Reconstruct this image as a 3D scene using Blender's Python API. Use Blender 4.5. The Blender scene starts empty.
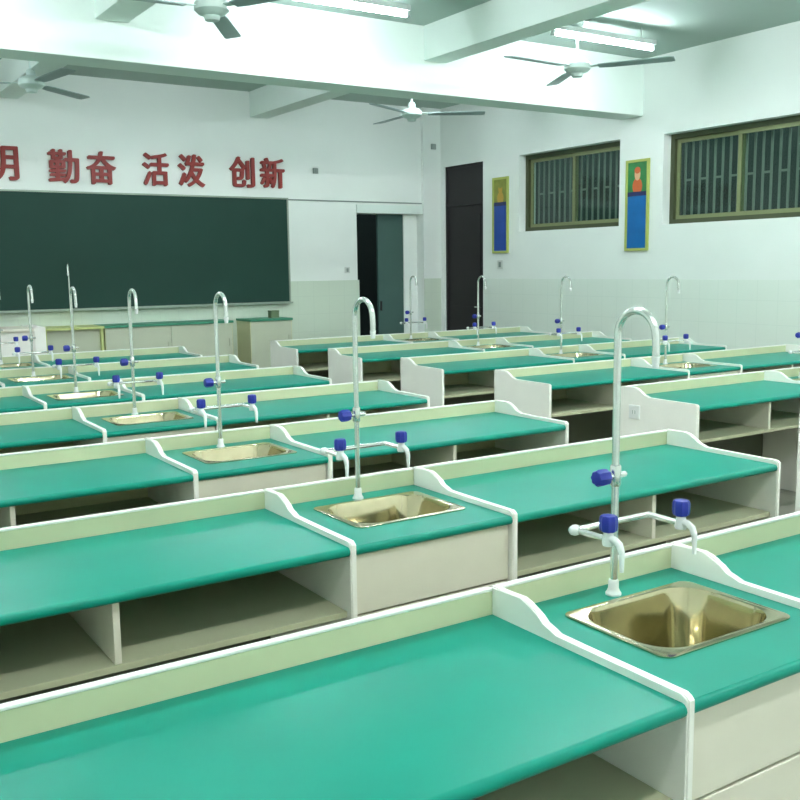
import bpy, bmesh, math, random
from mathutils import Vector, Matrix, Quaternion
random.seed(7)
SC = bpy.context.scene
COL = SC.collection
PI = math.pi

# ------------------------------------------------------------------ colours
def lin(r, g, b):
    f = lambda c: (c/255/12.92) if c/255 <= .04045 else ((c/255+.055)/1.055)**2.4
    return (f(r), f(g), f(b), 1)

def mat(name, rgb, rough=.5, metal=0, spec=.5, noise=0., nscale=8., bump=0., bscale=60., emit=None, estr=0):
    m = bpy.data.materials.new(name); m.use_nodes = True
    nt = m.node_tree; b = nt.nodes['Principled BSDF']
    c = lin(*rgb)
    b.inputs['Base Color'].default_value = c
    b.inputs['Roughness'].default_value = rough
    b.inputs['Metallic'].default_value = metal
    b.inputs['Specular IOR Level'].default_value = spec
    if emit:
        b.inputs['Emission Color'].default_value = lin(*emit); b.inputs['Emission Strength'].default_value = estr
    if noise or bump:
        tc = nt.nodes.new('ShaderNodeTexCoord')
    if noise:
        n = nt.nodes.new('ShaderNodeTexNoise'); n.inputs['Scale'].default_value = nscale; n.inputs['Detail'].default_value = 5
        nt.links.new(tc.outputs['Object'], n.inputs['Vector'])
        r = nt.nodes.new('ShaderNodeMapRange')
        r.inputs['From Min'].default_value = .3; r.inputs['From Max'].default_value = .7
        r.inputs['To Min'].default_value = 1-noise; r.inputs['To Max'].default_value = 1+noise
        nt.links.new(n.outputs['Fac'], r.inputs['Value'])
        mx = nt.nodes.new('ShaderNodeVectorMath'); mx.operation = 'SCALE'
        mx.inputs[0].default_value = c[:3]
        nt.links.new(r.outputs['Result'], mx.inputs['Scale'])
        nt.links.new(mx.outputs['Vector'], b.inputs['Base Color'])
    if bump:
        n2 = nt.nodes.new('ShaderNodeTexNoise'); n2.inputs['Scale'].default_value = bscale; n2.inputs['Detail'].default_value = 3
        nt.links.new(tc.outputs['Object'], n2.inputs['Vector'])
        bp = nt.nodes.new('ShaderNodeBump'); bp.inputs['Strength'].default_value = bump; bp.inputs['Distance'].default_value = .01
        nt.links.new(n2.outputs['Fac'], bp.inputs['Height']); nt.links.new(bp.outputs['Normal'], b.inputs['Normal'])
    return m

def tile_mat(name, rgb, rgb2, size, rough=.4, axis='XZ'):
    m = bpy.data.materials.new(name); m.use_nodes = True
    nt = m.node_tree; b = nt.nodes['Principled BSDF']; b.inputs['Roughness'].default_value = rough
    tc = nt.nodes.new('ShaderNodeTexCoord'); sp = nt.nodes.new('ShaderNodeSeparateXYZ'); cb = nt.nodes.new('ShaderNodeCombineXYZ')
    nt.links.new(tc.outputs['Object'], sp.inputs[0])
    nt.links.new(sp.outputs[axis[0]], cb.inputs['X']); nt.links.new(sp.outputs[axis[1]], cb.inputs['Y'])
    br = nt.nodes.new('ShaderNodeTexBrick'); br.offset = 0; br.inputs['Scale'].default_value = 1
    br.inputs['Brick Width'].default_value = size; br.inputs['Row Height'].default_value = size
    br.inputs['Mortar Size'].default_value = .004; br.inputs['Color1'].default_value = lin(*rgb); br.inputs['Color2'].default_value = lin(*rgb)
    br.inputs['Mortar'].default_value = lin(*rgb2)
    nt.links.new(cb.outputs[0], br.inputs['Vector']); nt.links.new(br.outputs['Color'], b.inputs['Base Color'])
    return m

M = dict(
    wall=mat('wall_paint', (233, 239, 234), .75, noise=.02, nscale=1.5, bump=.05, bscale=90),
    ceil=mat('ceiling_paint', (164, 182, 173), .85, noise=.02, nscale=1.2),
    beam=mat('beam_paint', (226, 238, 231), .8, noise=.02, nscale=1.5),
    tile_b=tile_mat('wall_tile_front', (206, 219, 202), (200, 213, 197), .25, .3, 'XZ'),
    tile_r=tile_mat('wall_tile_side', (225, 234, 225), (219, 229, 220), .25, .3, 'YZ'),
    floor=tile_mat('floor_tile', (150, 152, 140), (118, 120, 110), .6, .35, 'XY'),
    green=mat('green_worktop', (4, 137, 118), .36, spec=.22, noise=.04, nscale=4),
    white=mat('white_edging', (245, 243, 236), .4, noise=.015, nscale=6),
    beige=mat('beige_board', (204, 206, 168), .55, noise=.03, nscale=5),
    panel=mat('cream_board', (224, 218, 202), .5, noise=.025, nscale=5),
    chrome=mat('chrome_pipe', (222, 226, 222), .22, metal=.85),
    steel=mat('brushed_steel', (198, 188, 156), .12, metal=1, noise=.08, nscale=14),
    blue=mat('blue_plastic', (28, 44, 150), .4),
    nozzle=mat('white_plastic', (230, 232, 230), .4),
    dark=mat('black_rubber', (30, 30, 30), .6),
    board=mat('chalkboard_green', (28, 64, 54), .62, spec=.3, noise=.06, nscale=1.3),
    alu=mat('aluminium_trim', (150, 165, 150), .45, metal=.3),
    red=mat('red_letter', (138, 32, 22), .5),
    olive=mat('olive_frame', (70, 78, 52), .5, metal=.1),
    khaki=mat('khaki_sash', (128, 136, 96), .5, metal=.1),
    grille=mat('grille_paint', (150, 158, 150), .6),
    outside=mat('night_wall', (56, 68, 64), .8, noise=.1, nscale=3),
    doordark=mat('dark_door', (34, 31, 33), .6, noise=.08, nscale=3),
    doorleaf=mat('green_door', (66, 96, 90), .6, noise=.06, nscale=2),
    corridor=mat('corridor_dark', (30, 34, 33), .8),
    posterframe=mat('yellow_frame', (176, 186, 98), .5),
    pblue=mat('poster_blue', (8, 104, 172), .4, noise=.1, nscale=6),
    pblue2=mat('poster_navy', (30, 72, 160), .4, noise=.1, nscale=6),
    pgreen=mat('poster_green', (50, 130, 70), .4, noise=.15, nscale=12),
    polive=mat('poster_olive', (132, 138, 56), .4, noise=.15, nscale=12),
    porange=mat('poster_orange', (206, 100, 52), .4),
    pgold=mat('poster_gold', (190, 150, 50), .4),
    pskin=mat('poster_skin', (226, 180, 140), .4),
    pnavy=mat('poster_dark', (30, 40, 90), .4),
    fan=mat('fan_enamel', (196, 214, 208), .4, metal=.1),
    fanblade=mat('fan_blade_enamel', (150, 172, 170), .45, metal=.2),
    fixture=mat('lamp_housing', (180, 190, 186), .5),
    tube=mat('lit_tube', (255, 255, 255), .5, emit=(247, 255, 263), estr=17),
    tube_near=mat('lit_tube_bright', (255, 255, 255), .5, emit=(251, 255, 258), estr=40),  # unseen near tubes, made stronger to brighten the foreground
    tube_fill=mat('lit_tube_fill', (255, 255, 255), .5, emit=(247, 255, 263), estr=15),  # weaker emission for the fill tubes added in the far bay
    knee=mat('knee_board_shaded', (96, 100, 86), .6, noise=.05, nscale=4),  # board colour darkened to deepen the shade under the desks
    cabinet=mat('cabinet_board', (188, 194, 172), .6, noise=.03, nscale=4),
    shelf=mat('olive_board_shaded', (184, 184, 154), .55, noise=.03, nscale=5),  # olive board, darkened to stand in for shade inside the open shelves
    switch=mat('switch_plastic', (206, 212, 206), .5),
    grey=mat('grey_plastic', (140, 152, 146), .6),
    limeedge=mat('lime_edging', (190, 200, 130), .5),
    chalkbox=mat('olive_box', (96, 116, 84), .6),
    teal=mat('teal_edge', (60, 140, 110), .5),
)

# ------------------------------------------------------------------ mesh helpers
def box(bm, x0, x1, y0, y1, z0, z1, bev=0., seg=2):
    t = bmesh.new()
    bmesh.ops.create_cube(t, size=1, matrix=Matrix.Translation(((x0+x1)/2, (y0+y1)/2, (z0+z1)/2)) @ Matrix.Diagonal((x1-x0, y1-y0, z1-z0, 1)))
    if bev:
        bmesh.ops.bevel(t, geom=t.edges[:], offset=bev, segments=seg, affect='EDGES', profile=.5)
    merge(bm, t)

def merge(bm, t, mtx=None):
    if mtx is not None: bmesh.ops.transform(t, matrix=mtx, verts=t.verts[:])
    me = bpy.data.meshes.new('tmp'); t.to_mesh(me); t.free(); bm.from_mesh(me); bpy.data.meshes.remove(me)

def prism(bm, pts, a0, a1, axis='x'):
    """polygon pts extruded along an axis; pts are (y,z) for x, (x,z) for y, (x,y) for z"""
    f = {'x': lambda p, a: (a, p[0], p[1]), 'y': lambda p, a: (p[0], a, p[1]), 'z': lambda p, a: (p[0], p[1], a)}[axis]
    A = [bm.verts.new(f(p, a0)) for p in pts]; B = [bm.verts.new(f(p, a1)) for p in pts]
    n = len(pts)
    bm.faces.new(A[::-1]); bm.faces.new(B)
    for i in range(n): bm.faces.new((A[i], A[(i+1) % n], B[(i+1) % n], B[i]))

def tube(bm, path, r, n=10, radii=None):
    path = [Vector(p) for p in path]
    rings = []; nrm = None
    for i, p in enumerate(path):
        if i == 0: t = path[1]-p
        elif i == len(path)-1: t = p-path[i-1]
        else: t = (path[i+1]-p).normalized()+(p-path[i-1]).normalized()
        t.normalize()
        if nrm is None:
            nrm = t.orthogonal().normalized()
        else:
            nrm = (nrm-t*nrm.dot(t)).normalized()
        bn = t.cross(nrm); rr = radii[i] if radii else r
        rings.append([bm.verts.new(p+(nrm*math.cos(2*PI*k/n)+bn*math.sin(2*PI*k/n))*rr) for k in range(n)])
    for a, b in zip(rings, rings[1:]):
        for k in range(n): bm.faces.new((a[k], a[(k+1) % n], b[(k+1) % n], b[k]))
    bm.faces.new(rings[0][::-1]); bm.faces.new(rings[-1])

def lathe(bm, prof, n=20, mtx=None, flute=0., nf=8):
    t = bmesh.new(); rings = []
    for r, z in prof:
        ring = []
        for k in range(n):
            a = 2*PI*k/n; rr = r*(1+flute*math.cos(nf*a))
            ring.append(t.verts.new((rr*math.cos(a), rr*math.sin(a), z)))
        rings.append(ring)
    for a, b in zip(rings, rings[1:]):
        for k in range(n): t.faces.new((a[k], a[(k+1) % n], b[(k+1) % n], b[k]))
    t.faces.new(rings[0][::-1]); t.faces.new(rings[-1])
    merge(bm, t, mtx)

def rrect(cx, cy, w, h, r, m=6):
    pts = []
    for (sx, sy, a0) in ((1, 1, 0), (-1, 1, PI/2), (-1, -1, PI), (1, -1, 1.5*PI)):
        for i in range(m+1):
            a = a0+PI/2*i/m
            pts.append((cx+sx*(w/2-r)+r*math.cos(a), cy+sy*(h/2-r)+r*math.sin(a)))
    return pts

def obj(name, bm, m, parent=None, loc=None, smooth=None):
    bmesh.ops.recalc_face_normals(bm, faces=bm.faces[:])
    me = bpy.data.meshes.new(name); bm.to_mesh(me); bm.free()
    me.materials.append(M[m] if isinstance(m, str) else m)
    if smooth is not None:
        me.polygons.foreach_set('use_smooth', [True]*len(me.polygons)); me.set_sharp_from_angle(angle=smooth)
    o = bpy.data.objects.new(name, me); COL.objects.link(o)
    if parent: o.parent = parent
    if loc: o.location = loc
    return o

def tag(o, label, cat, group=None, kind=None):
    o['label'] = label; o['category'] = cat
    if group: o['group'] = group
    if kind: o['kind'] = kind
    return o

def thing(name, loc=(0, 0, 0), rz=0):
    o = bpy.data.objects.new(name, None); COL.objects.link(o); o.empty_display_size = .1
    o.location = loc; o.rotation_euler = (0, 0, rz)
    return o

def kids(o): return [c for c in COL.objects if c.parent == o]

def dup(root, loc, label, rz=None):
    r = root.copy(); COL.objects.link(r); r.location = loc; r['label'] = label
    if rz is not None: r.rotation_euler = (0, 0, rz)
    for ch in kids(root):
        c = ch.copy(); COL.objects.link(c); c.parent = r
        for g in kids(ch):
            d = g.copy(); COL.objects.link(d); d.parent = c
    return r

def B(): return bmesh.new()

def struct(name, bm, m, label, cat, parent=None, smooth=None):
    o = obj(name, bm, m, parent, smooth=smooth)
    if not parent: tag(o, label, cat, kind='structure')
    return o

# ------------------------------------------------------------------ room
XL, XR, YB, YF, ZC = -1.7, 8.69, -3.2, 10.99, 3.98
WT = .3
b = B(); box(b, XL-WT, XR+WT, YB-WT, YF+2.2, -.1, 0)
struct('floor', b, 'floor', 'grey tiled classroom floor under the bench rows', 'floor')
b = B(); box(b, XL-WT, XR+WT, YB-WT, YF+2.2, ZC, ZC+.12)
struct('ceiling', b, 'ceil', 'pale green-white painted ceiling above the beams', 'ceiling')
b = B(); box(b, XL-WT, XL, YB-WT, YF+WT, 0, ZC)
struct('wall_left', b, 'wall', 'white wall on the side opposite the windows', 'wall')
b = B(); box(b, XL, XR+WT, YB-WT, YB, 0, ZC)
struct('wall_back', b, 'wall', 'white rear wall behind the camera', 'wall')

# right wall with a door and two windows cut out
D1 = (9.896, 10.845, 3.12)
W1 = (7.25, 9.109, 2.10, 3.12)
W2 = (4.70, 6.575, 2.09, 3.10)
b = B()
def wy(y0, y1, z0, z1): box(b, XR, XR+WT, y0, y1, z0, z1)
wy(YB, W2[0], 0, ZC); wy(W2[0], W2[1], 0, W2[2]); wy(W2[0], W2[1], W2[3], ZC)
wy(W2[1], W1[0], 0, ZC); wy(W1[0], W1[1], 0, W1[2]); wy(W1[0], W1[1], W1[3], ZC)
wy(W1[1], D1[0], 0, ZC); wy(D1[0], D1[1], D1[2], ZC); wy(D1[1], YF+WT, 0, ZC)
struct('wall_right', b, 'wall', 'white wall with two barred windows and a dark doorway', 'wall')
# front wall (chalkboard wall) with a recessed doorway
NX0, NX1, NZ, DX1 = 7.235, 8.37, 2.425, 8.13
b = B()
box(b, XL-WT, NX0, YF, YF+WT, 0, ZC); box(b, NX0, NX1, YF, YF+WT, NZ, ZC); box(b, NX1, XR+.001, YF, YF+WT, 0, ZC)
box(b, DX1, NX1, YF+.13, YF+WT, 0, NZ)
struct('wall_front', b, 'wall', 'white wall carrying the chalkboard and red characters', 'wall')
b = B(); box(b, NX1, XR, YF-.06, YF, 0, ZC)
struct('corner_pillar', b, 'wall', 'shallow white pillar in the corner between doorways', 'pillar')
b = B(); box(b, NX0-.01, NX1, YF-.035, YF, NZ, NZ+.12, .004)
struct('trim_1', b, 'beam', 'white lintel strip over the narrow doorway', 'trim')
# tiled wainscot, one centimetre proud of the wall
ZW = 1.465
b = B(); box(b, XL, NX0+.02, YF-.012, YF, 0, ZW)
struct('trim_2', b, 'tile_b', 'pale tiled lower wall band under the chalkboard', 'wall tiles')
b = B(); box(b, NX1, XR-.012, YF-.072, YF-.06, 0, ZW)
struct('trim_3', b, 'tile_b', 'pale tiled band on the corner pillar', 'wall tiles')
b = B(); box(b, XR-.012, XR, YB, D1[0]-.03, 0, ZW)
struct('trim_4', b, 'tile_r', 'pale tiled lower band of the window wall', 'wall tiles')

# beams
b = B(); box(b, XL, XR, 6.897, 7.25, 3.342, ZC, .006)
struct('ceiling_beam', b, 'beam', 'deep white cross beam running wall to wall below the ceiling', 'beam')
for x0, x1, s in ((2.40, 2.67, 'left'), (5.61, 5.88, 'right')):
    b = B(); box(b, x0, x1, YB, 6.897, 3.65, ZC, .005)
    struct('ceiling_beam', b, 'beam', 'white lengthwise ceiling beam in front of the cross beam, %s of two' % s, 'beam')
    b = B(); box(b, x0, x1, 7.25, YF, 3.65, ZC, .005)
    struct('ceiling_beam', b, 'beam', 'white lengthwise ceiling beam between cross beam and chalkboard wall, %s of two' % s, 'beam')

# windows
def window(name, W, label):
    y0, y1, z0, z1 = W; x = XR+.12; mid = (y0+y1)/2
    root = thing(name, (x, mid, z0)); tag(root, label, 'window', kind='structure')
    h = z1-z0; w = (y1-y0)/2
    b = B(); f = .055
    box(b, 0, .09, -w, w, 0, f); box(b, 0, .09, -w, w, h-f, h); box(b, 0, .09, -w, -w+f, f, h-f); box(b, 0, .09, w-f, w, f, h-f)
    obj('window_frame', b, 'olive', root)
    for s, ya, yb, xo in ((0, -w+f, .03, .02), (1, -.03, w-f, .045)):
        b = B(); g = .045
        za, zb = f, h-f
        box(b, xo, xo+.022, ya, yb, za, za+g); box(b, xo, xo+.022, ya, yb, zb-g, zb)
        box(b, xo, xo+.022, ya, ya+g, za+g, zb-g); box(b, xo, xo+.022, yb-g, yb, za+g, zb-g)
        sa = obj('sash', b, 'khaki', root)
        b = B(); box(b, xo+.008, xo+.013, ya+g, yb-g, za+g, zb-g)
        obj('glass_pane', b, M['glass'], sa)
    gr = B(); n = 18
    for i in range(n):
        yy = -w+.05+(2*w-.1)*i/(n-1)
        box(gr, .19, .205, yy-.012, yy+.012, 0, h)
    for i in range(0, n-1, 2):
        ya = -w+.05+(2*w-.1)*i/(n-1); yb = -w+.05+(2*w-.1)*(i+1)/(n-1)
        box(gr, .192, .203, ya, yb, h*.5-.012, h*.5+.012)
    box(gr, .185, .21, -w, w, -.03, 0); box(gr, .185, .21, -w, w, h, h+.03)
    obj('security_grille', gr, 'grille', root)
g = bpy.data.materials.new('window_glass'); g.use_nodes = True
nt = g.node_tree; nt.nodes.clear()
out = nt.nodes.new('ShaderNodeOutputMaterial'); mx = nt.nodes.new('ShaderNodeMixShader')
tr = nt.nodes.new('ShaderNodeBsdfTransparent'); gl = nt.nodes.new('ShaderNodeBsdfGlossy'); fr = nt.nodes.new('ShaderNodeFresnel')
tr.inputs['Color'].default_value = (.78, .86, .82, 1); gl.inputs['Roughness'].default_value = .06
ge = nt.nodes.new('ShaderNodeNewGeometry'); mul = nt.nodes.new('ShaderNodeMath'); mul.operation = 'MULTIPLY'; inv = nt.nodes.new('ShaderNodeMath'); inv.operation = 'SUBTRACT'
inv.inputs[0].default_value = 1; nt.links.new(ge.outputs['Backfacing'], inv.inputs[1])
nt.links.new(fr.outputs[0], mul.inputs[0]); nt.links.new(inv.outputs[0], mul.inputs[1])
nt.links.new(mul.outputs[0], mx.inputs[0]); nt.links.new(tr.outputs[0], mx.inputs[1]); nt.links.new(gl.outputs[0], mx.inputs[2])
nt.links.new(mx.outputs[0], out.inputs['Surface']); M['glass'] = g
window('window_1', W1, 'dark barred sliding window nearer the chalkboard, between the two posters')
window('window_2', W2, 'dark barred sliding window at the picture edge, beyond the green poster')
b = B(); box(b, XR+1.3, XR+1.4, 2, YF+2, 0, 3.8)
struct('wall_outside', b, 'outside', 'dim outside wall seen through the barred windows', 'wall')

# doors
d = thing('door_1', (XR, D1[0], 0)); tag(d, 'tall near-black double-height door with transom in the window wall', 'door', kind='structure')
dw = D1[1]-D1[0]
b = B(); box(b, .04, .08, 0, dw, 2.56, D1[2]); obj('transom_panel', b, 'doordark', d)
b = B()
box(b, .03, .10, 0, .04, 0, D1[2]); box(b, .03, .10, dw-.04, dw, 0, D1[2]); box(b, .03, .10, .04, dw-.04, 2.53, 2.58); box(b, .03, .10, .04, dw-.04, D1[2]-.04, D1[2])
obj('door_frame', b, 'doordark', d)
b = B(); box(b, .05, .09, .04, dw-.04, .005, 2.53)
box(b, .042, .05, .12, dw-.12, .15, 1.05); box(b, .042, .05, .12, dw-.12, 1.2, 2.4)
lf = obj('door_leaf', b, 'doordark', d)
b = B(); tube(b, [(.05, .1, 1.05), (.0, .1, 1.05), (.0, .2, 1.05)], .01, 8); obj('door_handle', b, 'chrome', lf, smooth=.6)
d = thing('door_2', (NX0, YF, 0)); tag(d, 'narrow dark doorway with one green-grey leaf beside the chalkboard', 'door', kind='structure')
w2 = DX1-NX0
b = B(); box(b, w2*.5, w2, .15, .19, .005, NZ-.002); lf = obj('door_leaf', b, 'doorleaf', d)
b = B(); box(b, w2*.53, w2*.55, .12, .15, 1.0, 1.14); obj('door_handle', b, 'dark', lf)
b = B(); box(b, 0, .04, .14, .28, 0, NZ-.002); obj('door_frame', b, 'doordark', d)
b = B()
box(b, 6.4, 9.2, YF+1.9, YF+2.0, 0, 3); box(b, 6.3, 6.4, YF+WT, YF+2.0, 0, 3); box(b, 9.2, 9.3, YF+WT, YF+2.0, 0, 3)
struct('wall_corridor', b, 'corridor', 'unlit corridor beyond the narrow doorway', 'wall')

# ------------------------------------------------------------------ chalkboard and characters
t = thing('chalkboard', (3.98, YF, 1.17)); tag(t, 'long dark green chalkboard with thin pale frame on the front wall', 'chalkboard')
hw, hh = 2.145, 1.435
b = B(); box(b, -hw+.02, hw-.02, -.035, -.012, .02, hh-.02); obj('writing_surface', b, 'board', t)
b = B()
box(b, -hw, hw, -.045, -.001, hh-.022, hh, .003); box(b, -hw, hw, -.045, -.013, 0, .022, .003)
box(b, -hw, -hw+.022, -.045, -.013, .022, hh-.022, .003); box(b, hw-.022, hw, -.045, -.013, .022, hh-.022, .003)
obj('board_frame', b, 'alu', t)
b = B(); box(b, -hw, hw, -.11, -.045, -.006, .006, .002); box(b, -hw, hw, -.11, -.10, .006, .018); obj('chalk_tray', b, 'alu', t)

def character(ch, x0, x1, z0, z1, label):
    cu = bpy.data.curves.new('wall_character', 'FONT'); cu.body = ch; cu.size = 1; cu.extrude = .02
    o = bpy.data.objects.new('tmp', cu); COL.objects.link(o)
    dg = bpy.context.evaluated_depsgraph_get(); dg.update()
    me = bpy.data.meshes.new_from_object(o.evaluated_get(dg)); bpy.data.objects.remove(o)
    me.name = 'wall_character'
    xs = [v.co.x for v in me.vertices]; ys = [v.co.y for v in me.vertices]
    sx = (x1-x0)/(max(xs)-min(xs)); sz = (z1-z0)/(max(ys)-min(ys))
    mx_, my_ = min(xs), min(ys)
    for v in me.vertices:
        x, y, z = v.co
        v.co = ((x-mx_)*sx, -z-.02, (y-my_)*sz)
    # thicken the strokes: the same outline repeated a little to each side
    bb = bmesh.new()
    for i, (dx, dz) in enumerate(((0, 0), (.011, .003), (-.011, -.003), (.003, .007), (-.003, -.007))):
        t = bmesh.new(); t.from_mesh(me); merge(bb, t, Matrix.Translation((dx, -.0004*i, dz)))
    bb.to_mesh(me); bb.free()
    me.materials.clear(); me.materials.append(M['red'])
    o = bpy.data.objects.new('wall_character', me); COL.objects.link(o); o.location = (x0, YF-.001, z0)
    tag(o, label, 'wall lettering', 'red characters above the chalkboard')
for a in [('明', 2.27, 2.61, 2.712, 3.095, 'red character 明 cut by the picture edge above the chalkboard'),
          ('勤', 2.965, 3.31, 2.705, 3.09, 'red character 勤, first of the second pair above the chalkboard'),
          ('奋', 3.415, 3.76, 2.705, 3.09, 'red character 奋, second of the second pair above the chalkboard'),
          ('活', 4.115, 4.435, 2.712, 3.11, 'red character 活 with water strokes, just right of the 奋 character'),
          ('泼', 4.58, 4.92, 2.715, 3.115, 'red character 泼, between the characters 活 and 创'),
          ('创', 5.29, 5.63, 2.73, 3.12, 'red character 创, first of the last pair above the chalkboard'),
          ('新', 5.735, 6.075, 2.735, 3.125, 'red character 新, last one, above the chalkboard corner by the door')]:
    character(*a)

# small fittings of the walls
b = B(); box(b, 6.13, NX1, YF-.018, YF, 2.575, 2.593, .003)
tag(obj('cable_conduit', b, 'grey'), 'thin grey cable conduit along the wall from chalkboard to pillar', 'conduit')
def plate(name, x, y, z, axis, m, label, cat, w=.086, dep=.012):
    t = thing(name, (x, y, z)); tag(t, label, cat)
    b = B()
    if axis == 'y': box(b, -w/2, w/2, -dep, 0, -w/2, w/2, .004); r = (-w*.2, w*.2, -dep-.006, -dep, -w*.3, w*.3)
    else: box(b, -dep, 0, -w/2, w/2, -w/2, w/2, .004); r = (-dep-.006, -dep, -w*.2, w*.2, -w*.3, w*.3)
    obj('face_plate', b, m, t)
    b = B(); box(b, *r, .001); obj('rocker', b, 'grey', t)
plate('light_switch', 7.06, YF, 1.61, 'y', 'switch', 'small light switch on the wall left of the narrow doorway', 'switch')
plate('light_switch', XR, 9.5, 1.66, 'x', 'switch', 'small switch plate on the wall below the olive poster', 'switch', .12)
plate('junction_box', 6.575, YF, 2.99, 'y', 'grey', 'small grey box on the wall right of the last red character', 'junction box', .075, .03)
plate('junction_box', 8.55, YF-.06, 3.42, 'y', 'grey', 'small grey box high on the corner pillar under the beam', 'junction box', .08, .03)

# posters
def poster(y0, y1, z0, z1, zm, pm, fm, bm_, label):
    t = thing('poster', (XR, (y0+y1)/2, z0)); tag(t, label, 'poster', 'portrait posters on the window wall')
    w = (y1-y0)/2; h = z1-z0; zz = zm-z0
    b = B(); f = .03
    box(b, -.025, 0, -w, w, 0, f); box(b, -.025, 0, -w, w, h-f, h); box(b, -.025, 0, -w, -w+f, f, h-f); box(b, -.025, 0, w-f, w, f, h-f)
    obj('poster_frame', b, 'posterframe', t)
    b = B(); box(b, -.014, -.002, -w+f, w-f, f, zz); obj('text_panel', b, bm_, t)
    b = B(); box(b, -.014, -.002, -w+f, w-f, zz, h-f); pc = obj('picture_panel', b, pm, t)
    # bust: shoulders, head and hair as thin inlays
    iw = w-f; c = (zz+h-f)/2; ih = (h-f-zz)/2
    def disc(cy, cz, ry, rz, x0): return [(cy+ry*math.cos(2*PI*k/20), cz+rz*math.sin(2*PI*k/20)) for k in range(20)]
    b = B(); prism(b, disc(0, c-ih*.42, iw*.5, ih*.5, 0), -.0155, -.014); obj('portrait_coat', b, fm, pc)
    b = B(); prism(b, disc(0, c+ih*.28, iw*.3, ih*.36, 0), -.0165, -.014); obj('portrait_head', b, 'pskin' if fm == 'porange' else fm, pc)
    b = B(); prism(b, disc(0, c+ih*.52, iw*.3, ih*.2, 0), -.0172, -.014); obj('portrait_hair', b, 'porange' if fm == 'porange' else 'polive', pc)
    b = B(); box(b, -.016, -.014, -iw, iw, zz, zz+.05); obj('caption_band', b, 'pnavy', pc)
poster(6.77, 7.13, 1.80, 2.855, 2.435, 'pgreen', 'porange', 'pblue', 'tall framed poster, green portrait over bright blue text, between the windows')
poster(9.318, 9.658, 1.82, 2.86, 2.47, 'polive', 'pgold', 'pblue2', 'tall framed poster, olive gold portrait over dark blue, beside the black door')

# ------------------------------------------------------------------ benches
D, HT, L, SW = .634, .785, 1.49, .628
PROF = [(0, 0), (D, 0), (D, .852), (D-.012, .857), (.51, .857), (.488, .854), (.468, .846), (.447, .832), (.428, .818), (.408, .808), (.385, .804), (.30, .803), (.02, .802), (.008, .800), (0, .792)]
def divider(x0, x1):
    b = B(); prism(b, PROF, x0, x1)
    bmesh.ops.bevel(b, geom=[e for e in b.edges if abs(e.verts[0].co.x-e.verts[1].co.x) < 1e-6], offset=.004, segments=2, affect='EDGES')
    return b
def worktop_prof():
    # bull-nosed front edge, centre line z .770
    pts = [(D-.018, .755), (D-.018, HT)]
    for i in range(7):
        a = PI/2+PI*i/6
        pts.append((.017+.015*math.cos(a), .770+.015*math.sin(a)))
    return pts
def rail(parent, x0, x1, z0=.50):
    b = B(); box(b, x0, x1, D-.018, D-.002, z0, .845); r = obj('back_panel', b, 'beige', parent)
    b = B(); box(b, x0, x1, D-.020, D, .845, .854, .003); obj('edge_strip', b, 'white', r)['label'] = 'white edging along the top of the back panel'

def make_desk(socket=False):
    t = thing('lab_desk')
    P = .022
    for x0 in (0, L-P): obj('side_panel', divider(x0, x0+P), 'white', t, smooth=.5)
    b = B(); prism(b, worktop_prof(), P, L-P); obj('worktop', b, 'green', t, smooth=.7)
    rail(t, P, L-P)
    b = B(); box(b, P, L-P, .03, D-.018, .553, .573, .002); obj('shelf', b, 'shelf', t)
    b = B(); box(b, L/2-.01, L/2+.01, .035, D-.018, .573, .755, .002); obj('partition', b, 'panel', t)
    b = B(); box(b, P, L-P, D-.03, D-.014, .10, .50); obj('knee_panel', b, 'knee', t)['label'] = 'knee panel under the open shelf, coloured dark to stand for shade'
    b = B(); box(b, P, L-P, D-.06, D-.038, .12, .17, .003); obj('foot_rail', b, 'panel', t)
    return t

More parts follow.
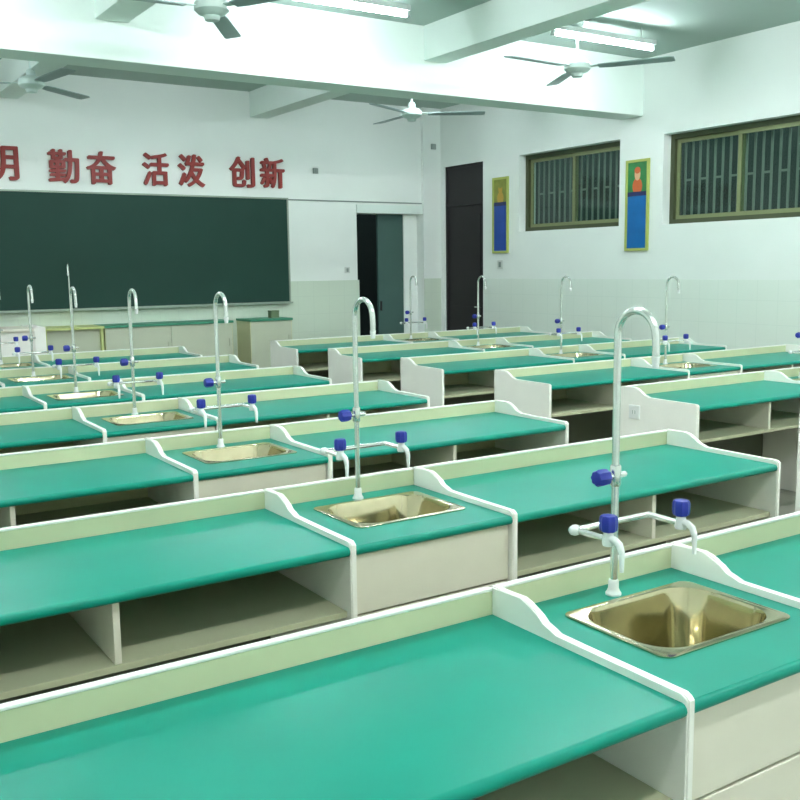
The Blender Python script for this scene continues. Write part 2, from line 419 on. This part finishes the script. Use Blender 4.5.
def make_sink_unit():
    t = thing('sink_bench')
    # worktop ring: straight outline with a rounded hole
    b = B(); m = 6
    cx, cy, hw_, hh_ = SW/2+.024, .343, .21, .157
    inn = rrect(cx, cy, 2*hw_, 2*hh_, .08, m)
    out_ = [(SW, D-.018), (0, D-.018), (0, .015), (SW, .015)]
    for z, flip in ((HT, 0), (.755, 1)):
        V = [b.verts.new((p[0], p[1], z)) for p in inn]; O = [b.verts.new((p[0], p[1], z)) for p in out_]
        if z == HT: VT, OT = V, O
        else: VB, OB = V, O
        for c in range(4):
            s = c*(m+1)
            for i in range(m): b.faces.new((V[s+i], V[s+i+1], O[c]))
            nx = ((c+1) % 4)*(m+1)
            b.faces.new((V[s+m], V[nx], O[(c+1) % 4], O[c]))
    n = len(inn)
    for i in range(n): b.faces.new((VT[i], VT[(i+1) % n], VB[(i+1) % n], VB[i]))
    for i in range(4): b.faces.new((OT[i], OT[(i+1) % 4], OB[(i+1) % 4], OB[i]))
    # rounded front nose
    nose = [(.0151, .755), (.0151, HT)]+[(.017+.015*math.cos(PI/2+PI*i/6), .770+.015*math.sin(PI/2+PI*i/6)) for i in range(7)]
    t2 = bmesh.new(); prism(t2, nose[2:], 0, SW); merge(b, t2)
    obj('worktop', b, 'green', t, smooth=.7)
    rail(t, 0, SW, .10)
    b = B(); box(b, .003, SW-.003, .022, .04, .557, .752, .003); obj('front_panel', b, 'panel', t)
    b = B(); box(b, .003, SW-.003, .022, .04, .09, .55, .003); dr = obj('cabinet_door', b, 'panel', t)
    b = B(); tube(b, [(SW-.06, .022, .46), (SW-.06, -.0, .46), (SW-.06, -.0, .36), (SW-.06, .022, .36)], .005, 8); obj('door_handle', b, 'chrome', dr, smooth=.6)
    b = B()
    box(b, 0, .018, .04, D-.018, 0, .755); box(b, SW-.018, SW, .04, D-.018, 0, .755); box(b, .018, SW-.018, .06, D-.018, .07, .088)
    obj('carcass', b, 'panel', t)
    b = B(); box(b, .018, SW-.018, .06, .078, 0, .07); obj('plinth', b, 'grey', t)
    return t

def make_sink():
    t = thing('sink'); n_m = 8
    loops = [(.456, .342, .03, .0005), (.456, .342, .03, .004), (.436, .322, .035, .0055), (.41, .30, .088, .004), (.402, .292, .086, -.006), (.38, .27, .08, -.10),
             (.35, .24, .075, -.15), (.305, .195, .065, -.163), (.09, .08, .038, -.168)]
    back = [(.09, .08, .038, -.171), (.31, .2, .067, -.167), (.357, .247, .078, -.153), (.387, .277, .083, -.10), (.409, .299, .088, -.004), (.413, .303, .088, .0005)]
    b = B(); rings = []
    for w, h, r, z in loops: rings.append([b.verts.new((x, y, z)) for x, y in rrect(0, 0, w, h, r, n_m)])
    rb = []
    for w, h, r, z in back: rb.append([b.verts.new((x, y, z)) for x, y in rrect(0, 0, w, h, r, n_m)])
    n = len(rings[0]); allr = rings+rb
    for A, C in zip(allr, allr[1:]+[allr[0]]):
        for i in range(n): b.faces.new((A[i], A[(i+1) % n], C[(i+1) % n], C[i]))
    obj('basin', b, 'steel', t, smooth=.7)
    b = B(); lathe(b, [(.05, -.1695), (.05, -.166), (.04, -.1655), (.036, -.168)], 24); dr = obj('drain', b, 'chrome', t, smooth=.6)
    b = B(); tube(b, [(0, 0, -.17), (0, 0, -.30)], .02, 12); obj('drain_pipe', b, 'nozzle', dr, smooth=.6)
    return t

def make_tap():
    t = thing('lab_tap')
    b = B(); lathe(b, [(.021, 0), (.021, .005), (.017, .01), (.014, .018), (.014, .036), (.011, .042)], 20); obj('base_flange', b, 'nozzle', t, smooth=.6)
    path = [(0, 0, .04), (0, 0, .4), (0, 0, .682)]
    R = .0625
    for i in range(1, 15):
        a = PI*i/14*1.0
        path.append((0, -R+R*math.cos(a), .685+R*math.sin(a)))
    path += [(0, -2*R-.002, .66), (0, -2*R-.002, .635)]
    b = B(); tube(b, path, .0098, 12); rp = obj('riser_pipe', b, 'chrome', t, smooth=.7)
    b = B(); tube(b, [(0, -2*R-.002, .638), (0, -2*R-.002, .61)], .008, 10, radii=[.011, .008]); obj('spout_tip', b, 'nozzle', rp, smooth=.7)
    # valve on the riser
    b = B(); lathe(b, [(.012, .292), (.0145, .296), (.0145, .344), (.012, .348)], 16); obj('collar', b, 'chrome', rp, smooth=.6)
    def knob(mtx):
        b = B(); lathe(b, [(.014, 0), (.019, .003), (.021, .012), (.021, .034), (.018, .041), (.01, .043)], 32, mtx, .07, 8)
        return obj('knob', b, 'blue', t, smooth=.5)
    b = B(); tube(b, [(.035, 0, .32), (-.03, 0, .32)], .008, 10); obj('valve_stem', b, 'chrome', t, smooth=.6)
    knob(Matrix.Translation((-.028, 0, .32)) @ Matrix.Rotation(-PI/2, 4, 'Y'))
    # cross pipe with two forward arms
    zc = .197
    b = B(); tube(b, [(-.142, 0, zc), (.13, 0, zc)], .008, 10); obj('cross_pipe', b, 'chrome', t, smooth=.6)
    b = B(); lathe(b, [(.004, -.016), (.011, -.012), (.014, -.004), (.014, .005), (.01, .012), (.004, .016)], 14, Matrix.Translation((-.14, 0, zc)) @ Matrix.Rotation(PI/2, 4, 'Y'))
    obj('end_cap', b, 'nozzle', t, smooth=.9)
    for sx in (-.136, .124):
        b = B(); tube(b, [(sx, 0, zc), (sx, -.06, zc), (sx, -.118, zc)], .008, 10); ar = obj('side_arm', b, 'chrome', t, smooth=.6)
        b = B(); tube(b, [(sx, -.11, zc+.003), (sx, -.132, zc+.004), (sx, -.149, zc-.004), (sx, -.157, zc-.022), (sx, -.158, zc-.07)], .008, 10, radii=[.0095, .0095, .009, .008, .005])
        obj('nozzle', b, 'nozzle', ar, smooth=.7)
        b = B(); lathe(b, [(.014, -.014), (.016, -.008), (.013, .012), (.011, .022)], 14, Matrix.Translation((sx, -.112, zc))); obj('valve_body', b, 'nozzle', ar, smooth=.7)
        knob(Matrix.Translation((sx, -.112, zc+.02)))
    return t

PITCH = 1.316
XA = -.018
X_SINK = XA+L+.001
X_RD = X_SINK+SW+.001
X2 = 4.632
X2S = X2+L+.001
X2R = X2S+SW+.001
ORD = ['nearest', 'second', 'third', 'fourth', 'fifth', 'sixth', 'seventh']
def rowname(k): return 'nearest bench row' if k == 0 else '%s bench row from the camera' % ORD[k]
def wrow(k):
    n = 6-k
    return 'window-side row nearest the chalkboard' if n == 0 else '%s window-side row from the chalkboard' % ORD[n]

desk0 = sink_u0 = sink0 = tap0 = None
def put(proto, make, loc, label, cat, group):
    if proto is None:
        proto = make(); proto.location = loc; tag(proto, label, cat, group); return proto, proto
    return proto, dup(proto, loc, label)
for k in range(7):
    y = k*PITCH
    if k <= 5:
        desk0, _ = put(desk0, make_desk, (XA, y, 0), 'green-topped lab desk left of the sink in the %s' % rowname(k), 'desk', 'green lab desks')
    desk0, _ = put(desk0, make_desk, (X_RD, y, 0), 'green-topped lab desk between sink and aisle in the %s' % rowname(k), 'desk', 'green lab desks')
    sink_u0, _ = put(sink_u0, make_sink_unit, (X_SINK, y, 0), 'green-topped sink cabinet in the middle of the %s' % rowname(k), 'sink cabinet', 'sink cabinets')
    sc = (X_SINK+SW/2+.024, y+.343, HT)
    sink0, _ = put(sink0, make_sink, sc, 'stainless steel sink set into the %s' % rowname(k), 'sink', 'lab sinks')
    tap0, _ = put(tap0, make_tap, (1.803, y+.549, HT), 'gooseneck tap with blue knobs behind the sink of the %s' % rowname(k), 'tap', 'gooseneck lab taps')
for k in range(1, 7):
    y = k*PITCH
    desk0, d = put(desk0, None, (X2, y, 0), 'green-topped lab desk at the aisle end of the %s' % wrow(k), 'desk', 'green lab desks')
    if k == 2:
        so = thing('power_socket', (X2, y+.50, .70))
        tag(so, 'white power socket on aisle-end panel of the %s' % wrow(k), 'socket', None)
        b = B(); box(b, -.010, 0, -.045, .045, -.045, .045, .003); obj('face_plate', b, 'nozzle', so)
        b = B(); box(b, -.0115, -.010, -.012, -.007, -.012, .012); box(b, -.0115, -.010, .007, .012, -.012, .012); obj('pin_slots', b, 'grey', so)
    if k >= 2:
        put(sink_u0, None, (X2S, y, 0), 'green-topped sink cabinet in the %s' % wrow(k), 'sink cabinet', 'sink cabinets')
        put(sink0, None, (X2S+SW/2+.024, y+.343, HT), 'stainless steel sink set into the %s' % wrow(k), 'sink', 'lab sinks')
        put(tap0, None, (X2S+.337, y+.557, HT), 'gooseneck tap with blue knobs in the %s' % wrow(k), 'tap', 'gooseneck lab taps')
    if k >= 3:
        put(desk0, None, (X2R, y, 0), 'green-topped lab desk nearest the window wall in the %s' % wrow(k), 'desk', 'green lab desks')

# ------------------------------------------------------------------ teacher's end: podium, bench, low cabinets
b = B(); box(b, XL, 6.3, 9.2, YF-.012, 0, .16, .005)
struct('floor_platform', b, 'floor', 'low platform in front of the chalkboard', 'platform')
PZ = .16
t = thing('teacher_bench', (.47, 9.5, PZ)); tag(t, 'white teacher bench at the picture edge in front of the chalkboard', 'bench')
b = B(); box(b, 0, 1.88, .02, .6, 0, .86, .004); obj('body', b, 'white', t)
b = B(); box(b, 1.88, 2.0, 0, .62, 0, .90, .006); obj('end_panel', b, 'white', t)
b = B(); box(b, -.01, 1.88, -.02, .62, .86, .89, .006); obj('worktop', b, 'panel', t)

def cabinet(x0, x1, y0, top, m, open_, label, seams):
    t = thing('low_cabinet', (x0, y0, PZ)); tag(t, label, 'cabinet', 'low cabinets under the chalkboard')
    w = x1-x0; d = YF-.012-y0; h = .985-PZ
    for sx in (0, w-.03):
        b = B(); box(b, sx, sx+.03, 0, d, 0, h-.03); obj('side_panel', b, 'limeedge' if open_ else 'beige', t)
    b = B(); box(b, -.01, w+.01, -.02, d, h-.03, h, .004); obj('worktop', b, top, t)
    if open_:
        b = B(); box(b, .03, w-.03, .05, d, 0, h-.03); obj('recessed_front', b, m, t)
    else:
        b = B(); box(b, .03, w-.03, .02, d, 0, h-.03); obj('carcass', b, m, t)
        for i in range(seams):
            xa = .005+(w-.01)*i/seams; xb = .005+(w-.01)*(i+1)/seams
            b = B(); box(b, xa+.003, xb-.003, -.002, .02, .05, h-.035, .003); dd = obj('cabinet_door', b, m, t)
            b = B(); box(b, xb-.05, xb-.035, -.014, -.002, h*.6, h*.72, .002); obj('door_handle', b, 'cabinet', dd)
    return t
cabinet(2.68, 3.37, 10.5, 'limeedge', 'cabinet', True, 'low cabinet with lime edging beside the white teacher bench', 1)
cabinet(3.40, 5.06, 10.54, 'teal', 'cabinet', False, 'long beige low cabinet with thin green top under the chalkboard', 2)
cabinet(5.31, 5.92, 10.54, 'teal', 'cabinet', False, 'short beige low cabinet with green top below the chalkboard corner', 1)
t = thing('chalk_box', (5.74, 10.72, .985)); tag(t, 'small olive box standing on the short low cabinet', 'box')
b = B(); box(b, -.06, .06, -.05, .05, 0, .08, .004); obj('body', b, 'chalkbox', t)
b = B(); box(b, -.063, .063, -.053, .053, .08, .10, .004); obj('lid', b, 'chalkbox', t)
t = thing('gooseneck_pipe', (3.05, 10.70, .985), -.30); tag(t, 'slim single pipe turned edge-on, rising in front of the chalkboard from the lime-edged cabinet', 'pipe')
for ch in kids(tap0):
    if ch.name.split('.')[0] in ('base_flange', 'riser_pipe'):
        c = ch.copy(); COL.objects.link(c); c.parent = t
        for g_ in kids(ch):
            if g_.name.startswith('spout_tip'): h = g_.copy(); COL.objects.link(h); h.parent = c

# ------------------------------------------------------------------ ceiling fans
def make_fan():
    t = thing('ceiling_fan')      # origin at the ceiling
    b = B(); lathe(b, [(.03, -.11), (.055, -.09), (.06, -.03), (.065, 0)], 20); obj('canopy', b, 'fan', t, smooth=.7)
    b = B(); tube(b, [(0, 0, -.05), (0, 0, -.36)], .014, 10); obj('down_rod', b, 'fan', t, smooth=.7)
    b = B(); lathe(b, [(.02, -.335), (.04, -.345), (.05, -.40), (.10, -.42), (.125, -.445), (.125, -.49), (.10, -.515), (.06, -.53), (.05, -.56), (.02, -.565)], 28); obj('motor_housing', b, 'fan', t, smooth=.6)
    for k in range(3):
        a = PI*2*k/3
        mt = Matrix.Rotation(a, 4, 'Z') @ Matrix.Translation((0, 0, -.475)) @ Matrix.Rotation(-.13, 4, 'X')
        b2 = bmesh.new(); prism(b2, [(.20, -.05), (.30, -.062), (.86, -.075), (.90, -.06), (.90, .05), (.86, .062), (.30, .058), (.20, .045)], -.004, .004, 'z')
        b = B(); merge(b, b2, mt); bl = obj('fan_blade', b, 'fanblade', t)
        b2 = bmesh.new(); prism(b2, [(.09, -.022), (.26, -.03), (.26, .03), (.09, .022)], .004, .01, 'z')
        b = B(); merge(b, b2, mt); obj('blade_bracket', b, 'fan', bl)
    return t
fan0 = make_fan(); fan0.location = (6.66, 5.85, ZC); fan0.rotation_euler = (0, 0, math.radians(184))
tag(fan0, 'white ceiling fan in front of the cross beam, beside the window wall', 'ceiling fan', 'ceiling fans')
dup(fan0, (2.86, 5.6, ZC), 'white ceiling fan in front of the cross beam, cut by the picture top', math.radians(177))
dup(fan0, (6.84, 8.95, ZC), 'ceiling fan behind the cross beam, near the corner doorways', math.radians(207))
dup(fan0, (2.40, 9.15, ZC), 'ceiling fan behind the cross beam, above the 勤 character', math.radians(-80))

# ------------------------------------------------------------------ fluorescent lights
def make_light(m):
    t = thing('tube_light')      # origin at the ceiling
    for i in (-.5, .5):
        b = B(); tube(b, [(i, 0, -.11), (i, 0, 0)], .006, 8); obj('hanger', b, 'fixture', t, smooth=.6)
    b = B(); box(b, -.69, .69, -.03, .03, -.16, -.11, .004); obj('housing', b, 'fixture', t)
    for s in (-.67, .67):
        b = B(); box(b, s-.015, s+.015, -.018, .018, -.215, -.16, .003); obj('lamp_holder', b, 'fixture', t)
    b = B(); tube(b, [(-.655, 0, -.195), (.655, 0, -.195)], .016, 12); obj('fluorescent_tube', b, m, t, smooth=.7)
    return t
lt0 = make_light('tube'); lt0.location = (7.02, 5.85, ZC)
tag(lt0, 'lit fluorescent tube on the ceiling behind the fan by the windows', 'ceiling light', 'fluorescent ceiling lights')
dup(lt0, (4.15, 6.0, ZC), 'lit fluorescent tube at the picture top, right of the cut-off fan', 0)
dup(lt0, (.95, 5.9, ZC), 'lit fluorescent tube outside the picture, brightening the beam near its edge', 0)
lt2 = make_light('tube_near'); lt2.location = (.95, 2.2, ZC)
tag(lt2, 'bright fluorescent ceiling tube outside the picture, over the near bench rows', 'ceiling light', 'fluorescent ceiling lights')
for xx, yy in ((4.15, 2.2), (7.1, 2.2), (.95, -1.0), (4.15, -1.0), (7.1, -1.0)): dup(lt2, (xx, yy, ZC), lt2['label'])

# unseen fill tubes, added behind the cross beam to brighten the far wall
lt1 = make_light('tube_fill'); lt1.location = (4.15, 8.6, ZC)
tag(lt1, 'unseen fluorescent fill tube added behind the cross beam to brighten the far wall', 'ceiling light', 'fluorescent ceiling lights')
for xx in (1.0, 7.2): dup(lt1, (xx, 8.6, ZC), lt1['label'])

# ------------------------------------------------------------------ world, camera
w = bpy.data.worlds.new('night'); SC.world = w; w.use_nodes = True
w.node_tree.nodes['Background'].inputs['Color'].default_value = (.05, .075, .075, 1)
w.node_tree.nodes['Background'].inputs['Strength'].default_value = 3.2

cam = bpy.data.cameras.new('camera'); co = bpy.data.objects.new('camera', cam); COL.objects.link(co); SC.camera = co
f, pitch, yaw, roll = 965.05, -.1372, .5775, -.0131
cy, sy, cp, sp = math.cos(yaw), math.sin(yaw), math.cos(pitch), math.sin(pitch)
fw = Vector((sy*cp, cy*cp, sp)); rt = Vector((cy, -sy, 0)); up = rt.cross(fw)
rt, up = rt*math.cos(roll)+up*math.sin(roll), up*math.cos(roll)-rt*math.sin(roll)
mw = Matrix((rt, up, -fw)).transposed().to_4x4(); mw.translation = (0, -1.2, 1.6476)
co.matrix_world = mw
cam.sensor_width = 36; cam.lens = 36*f/800; cam.clip_start = .05

vs = SC.view_settings
SC.display_settings.display_device = 'sRGB'
vs.view_transform = 'Standard'; vs.look = 'None'; vs.gamma = 1; vs.use_curve_mapping = False
vs.exposure = 2.85
SC.cycles.use_denoising = True
SC.cycles.max_bounces = 8; SC.cycles.diffuse_bounces = 5; SC.cycles.glossy_bounces = 4; SC.cycles.transparent_max_bounces = 8
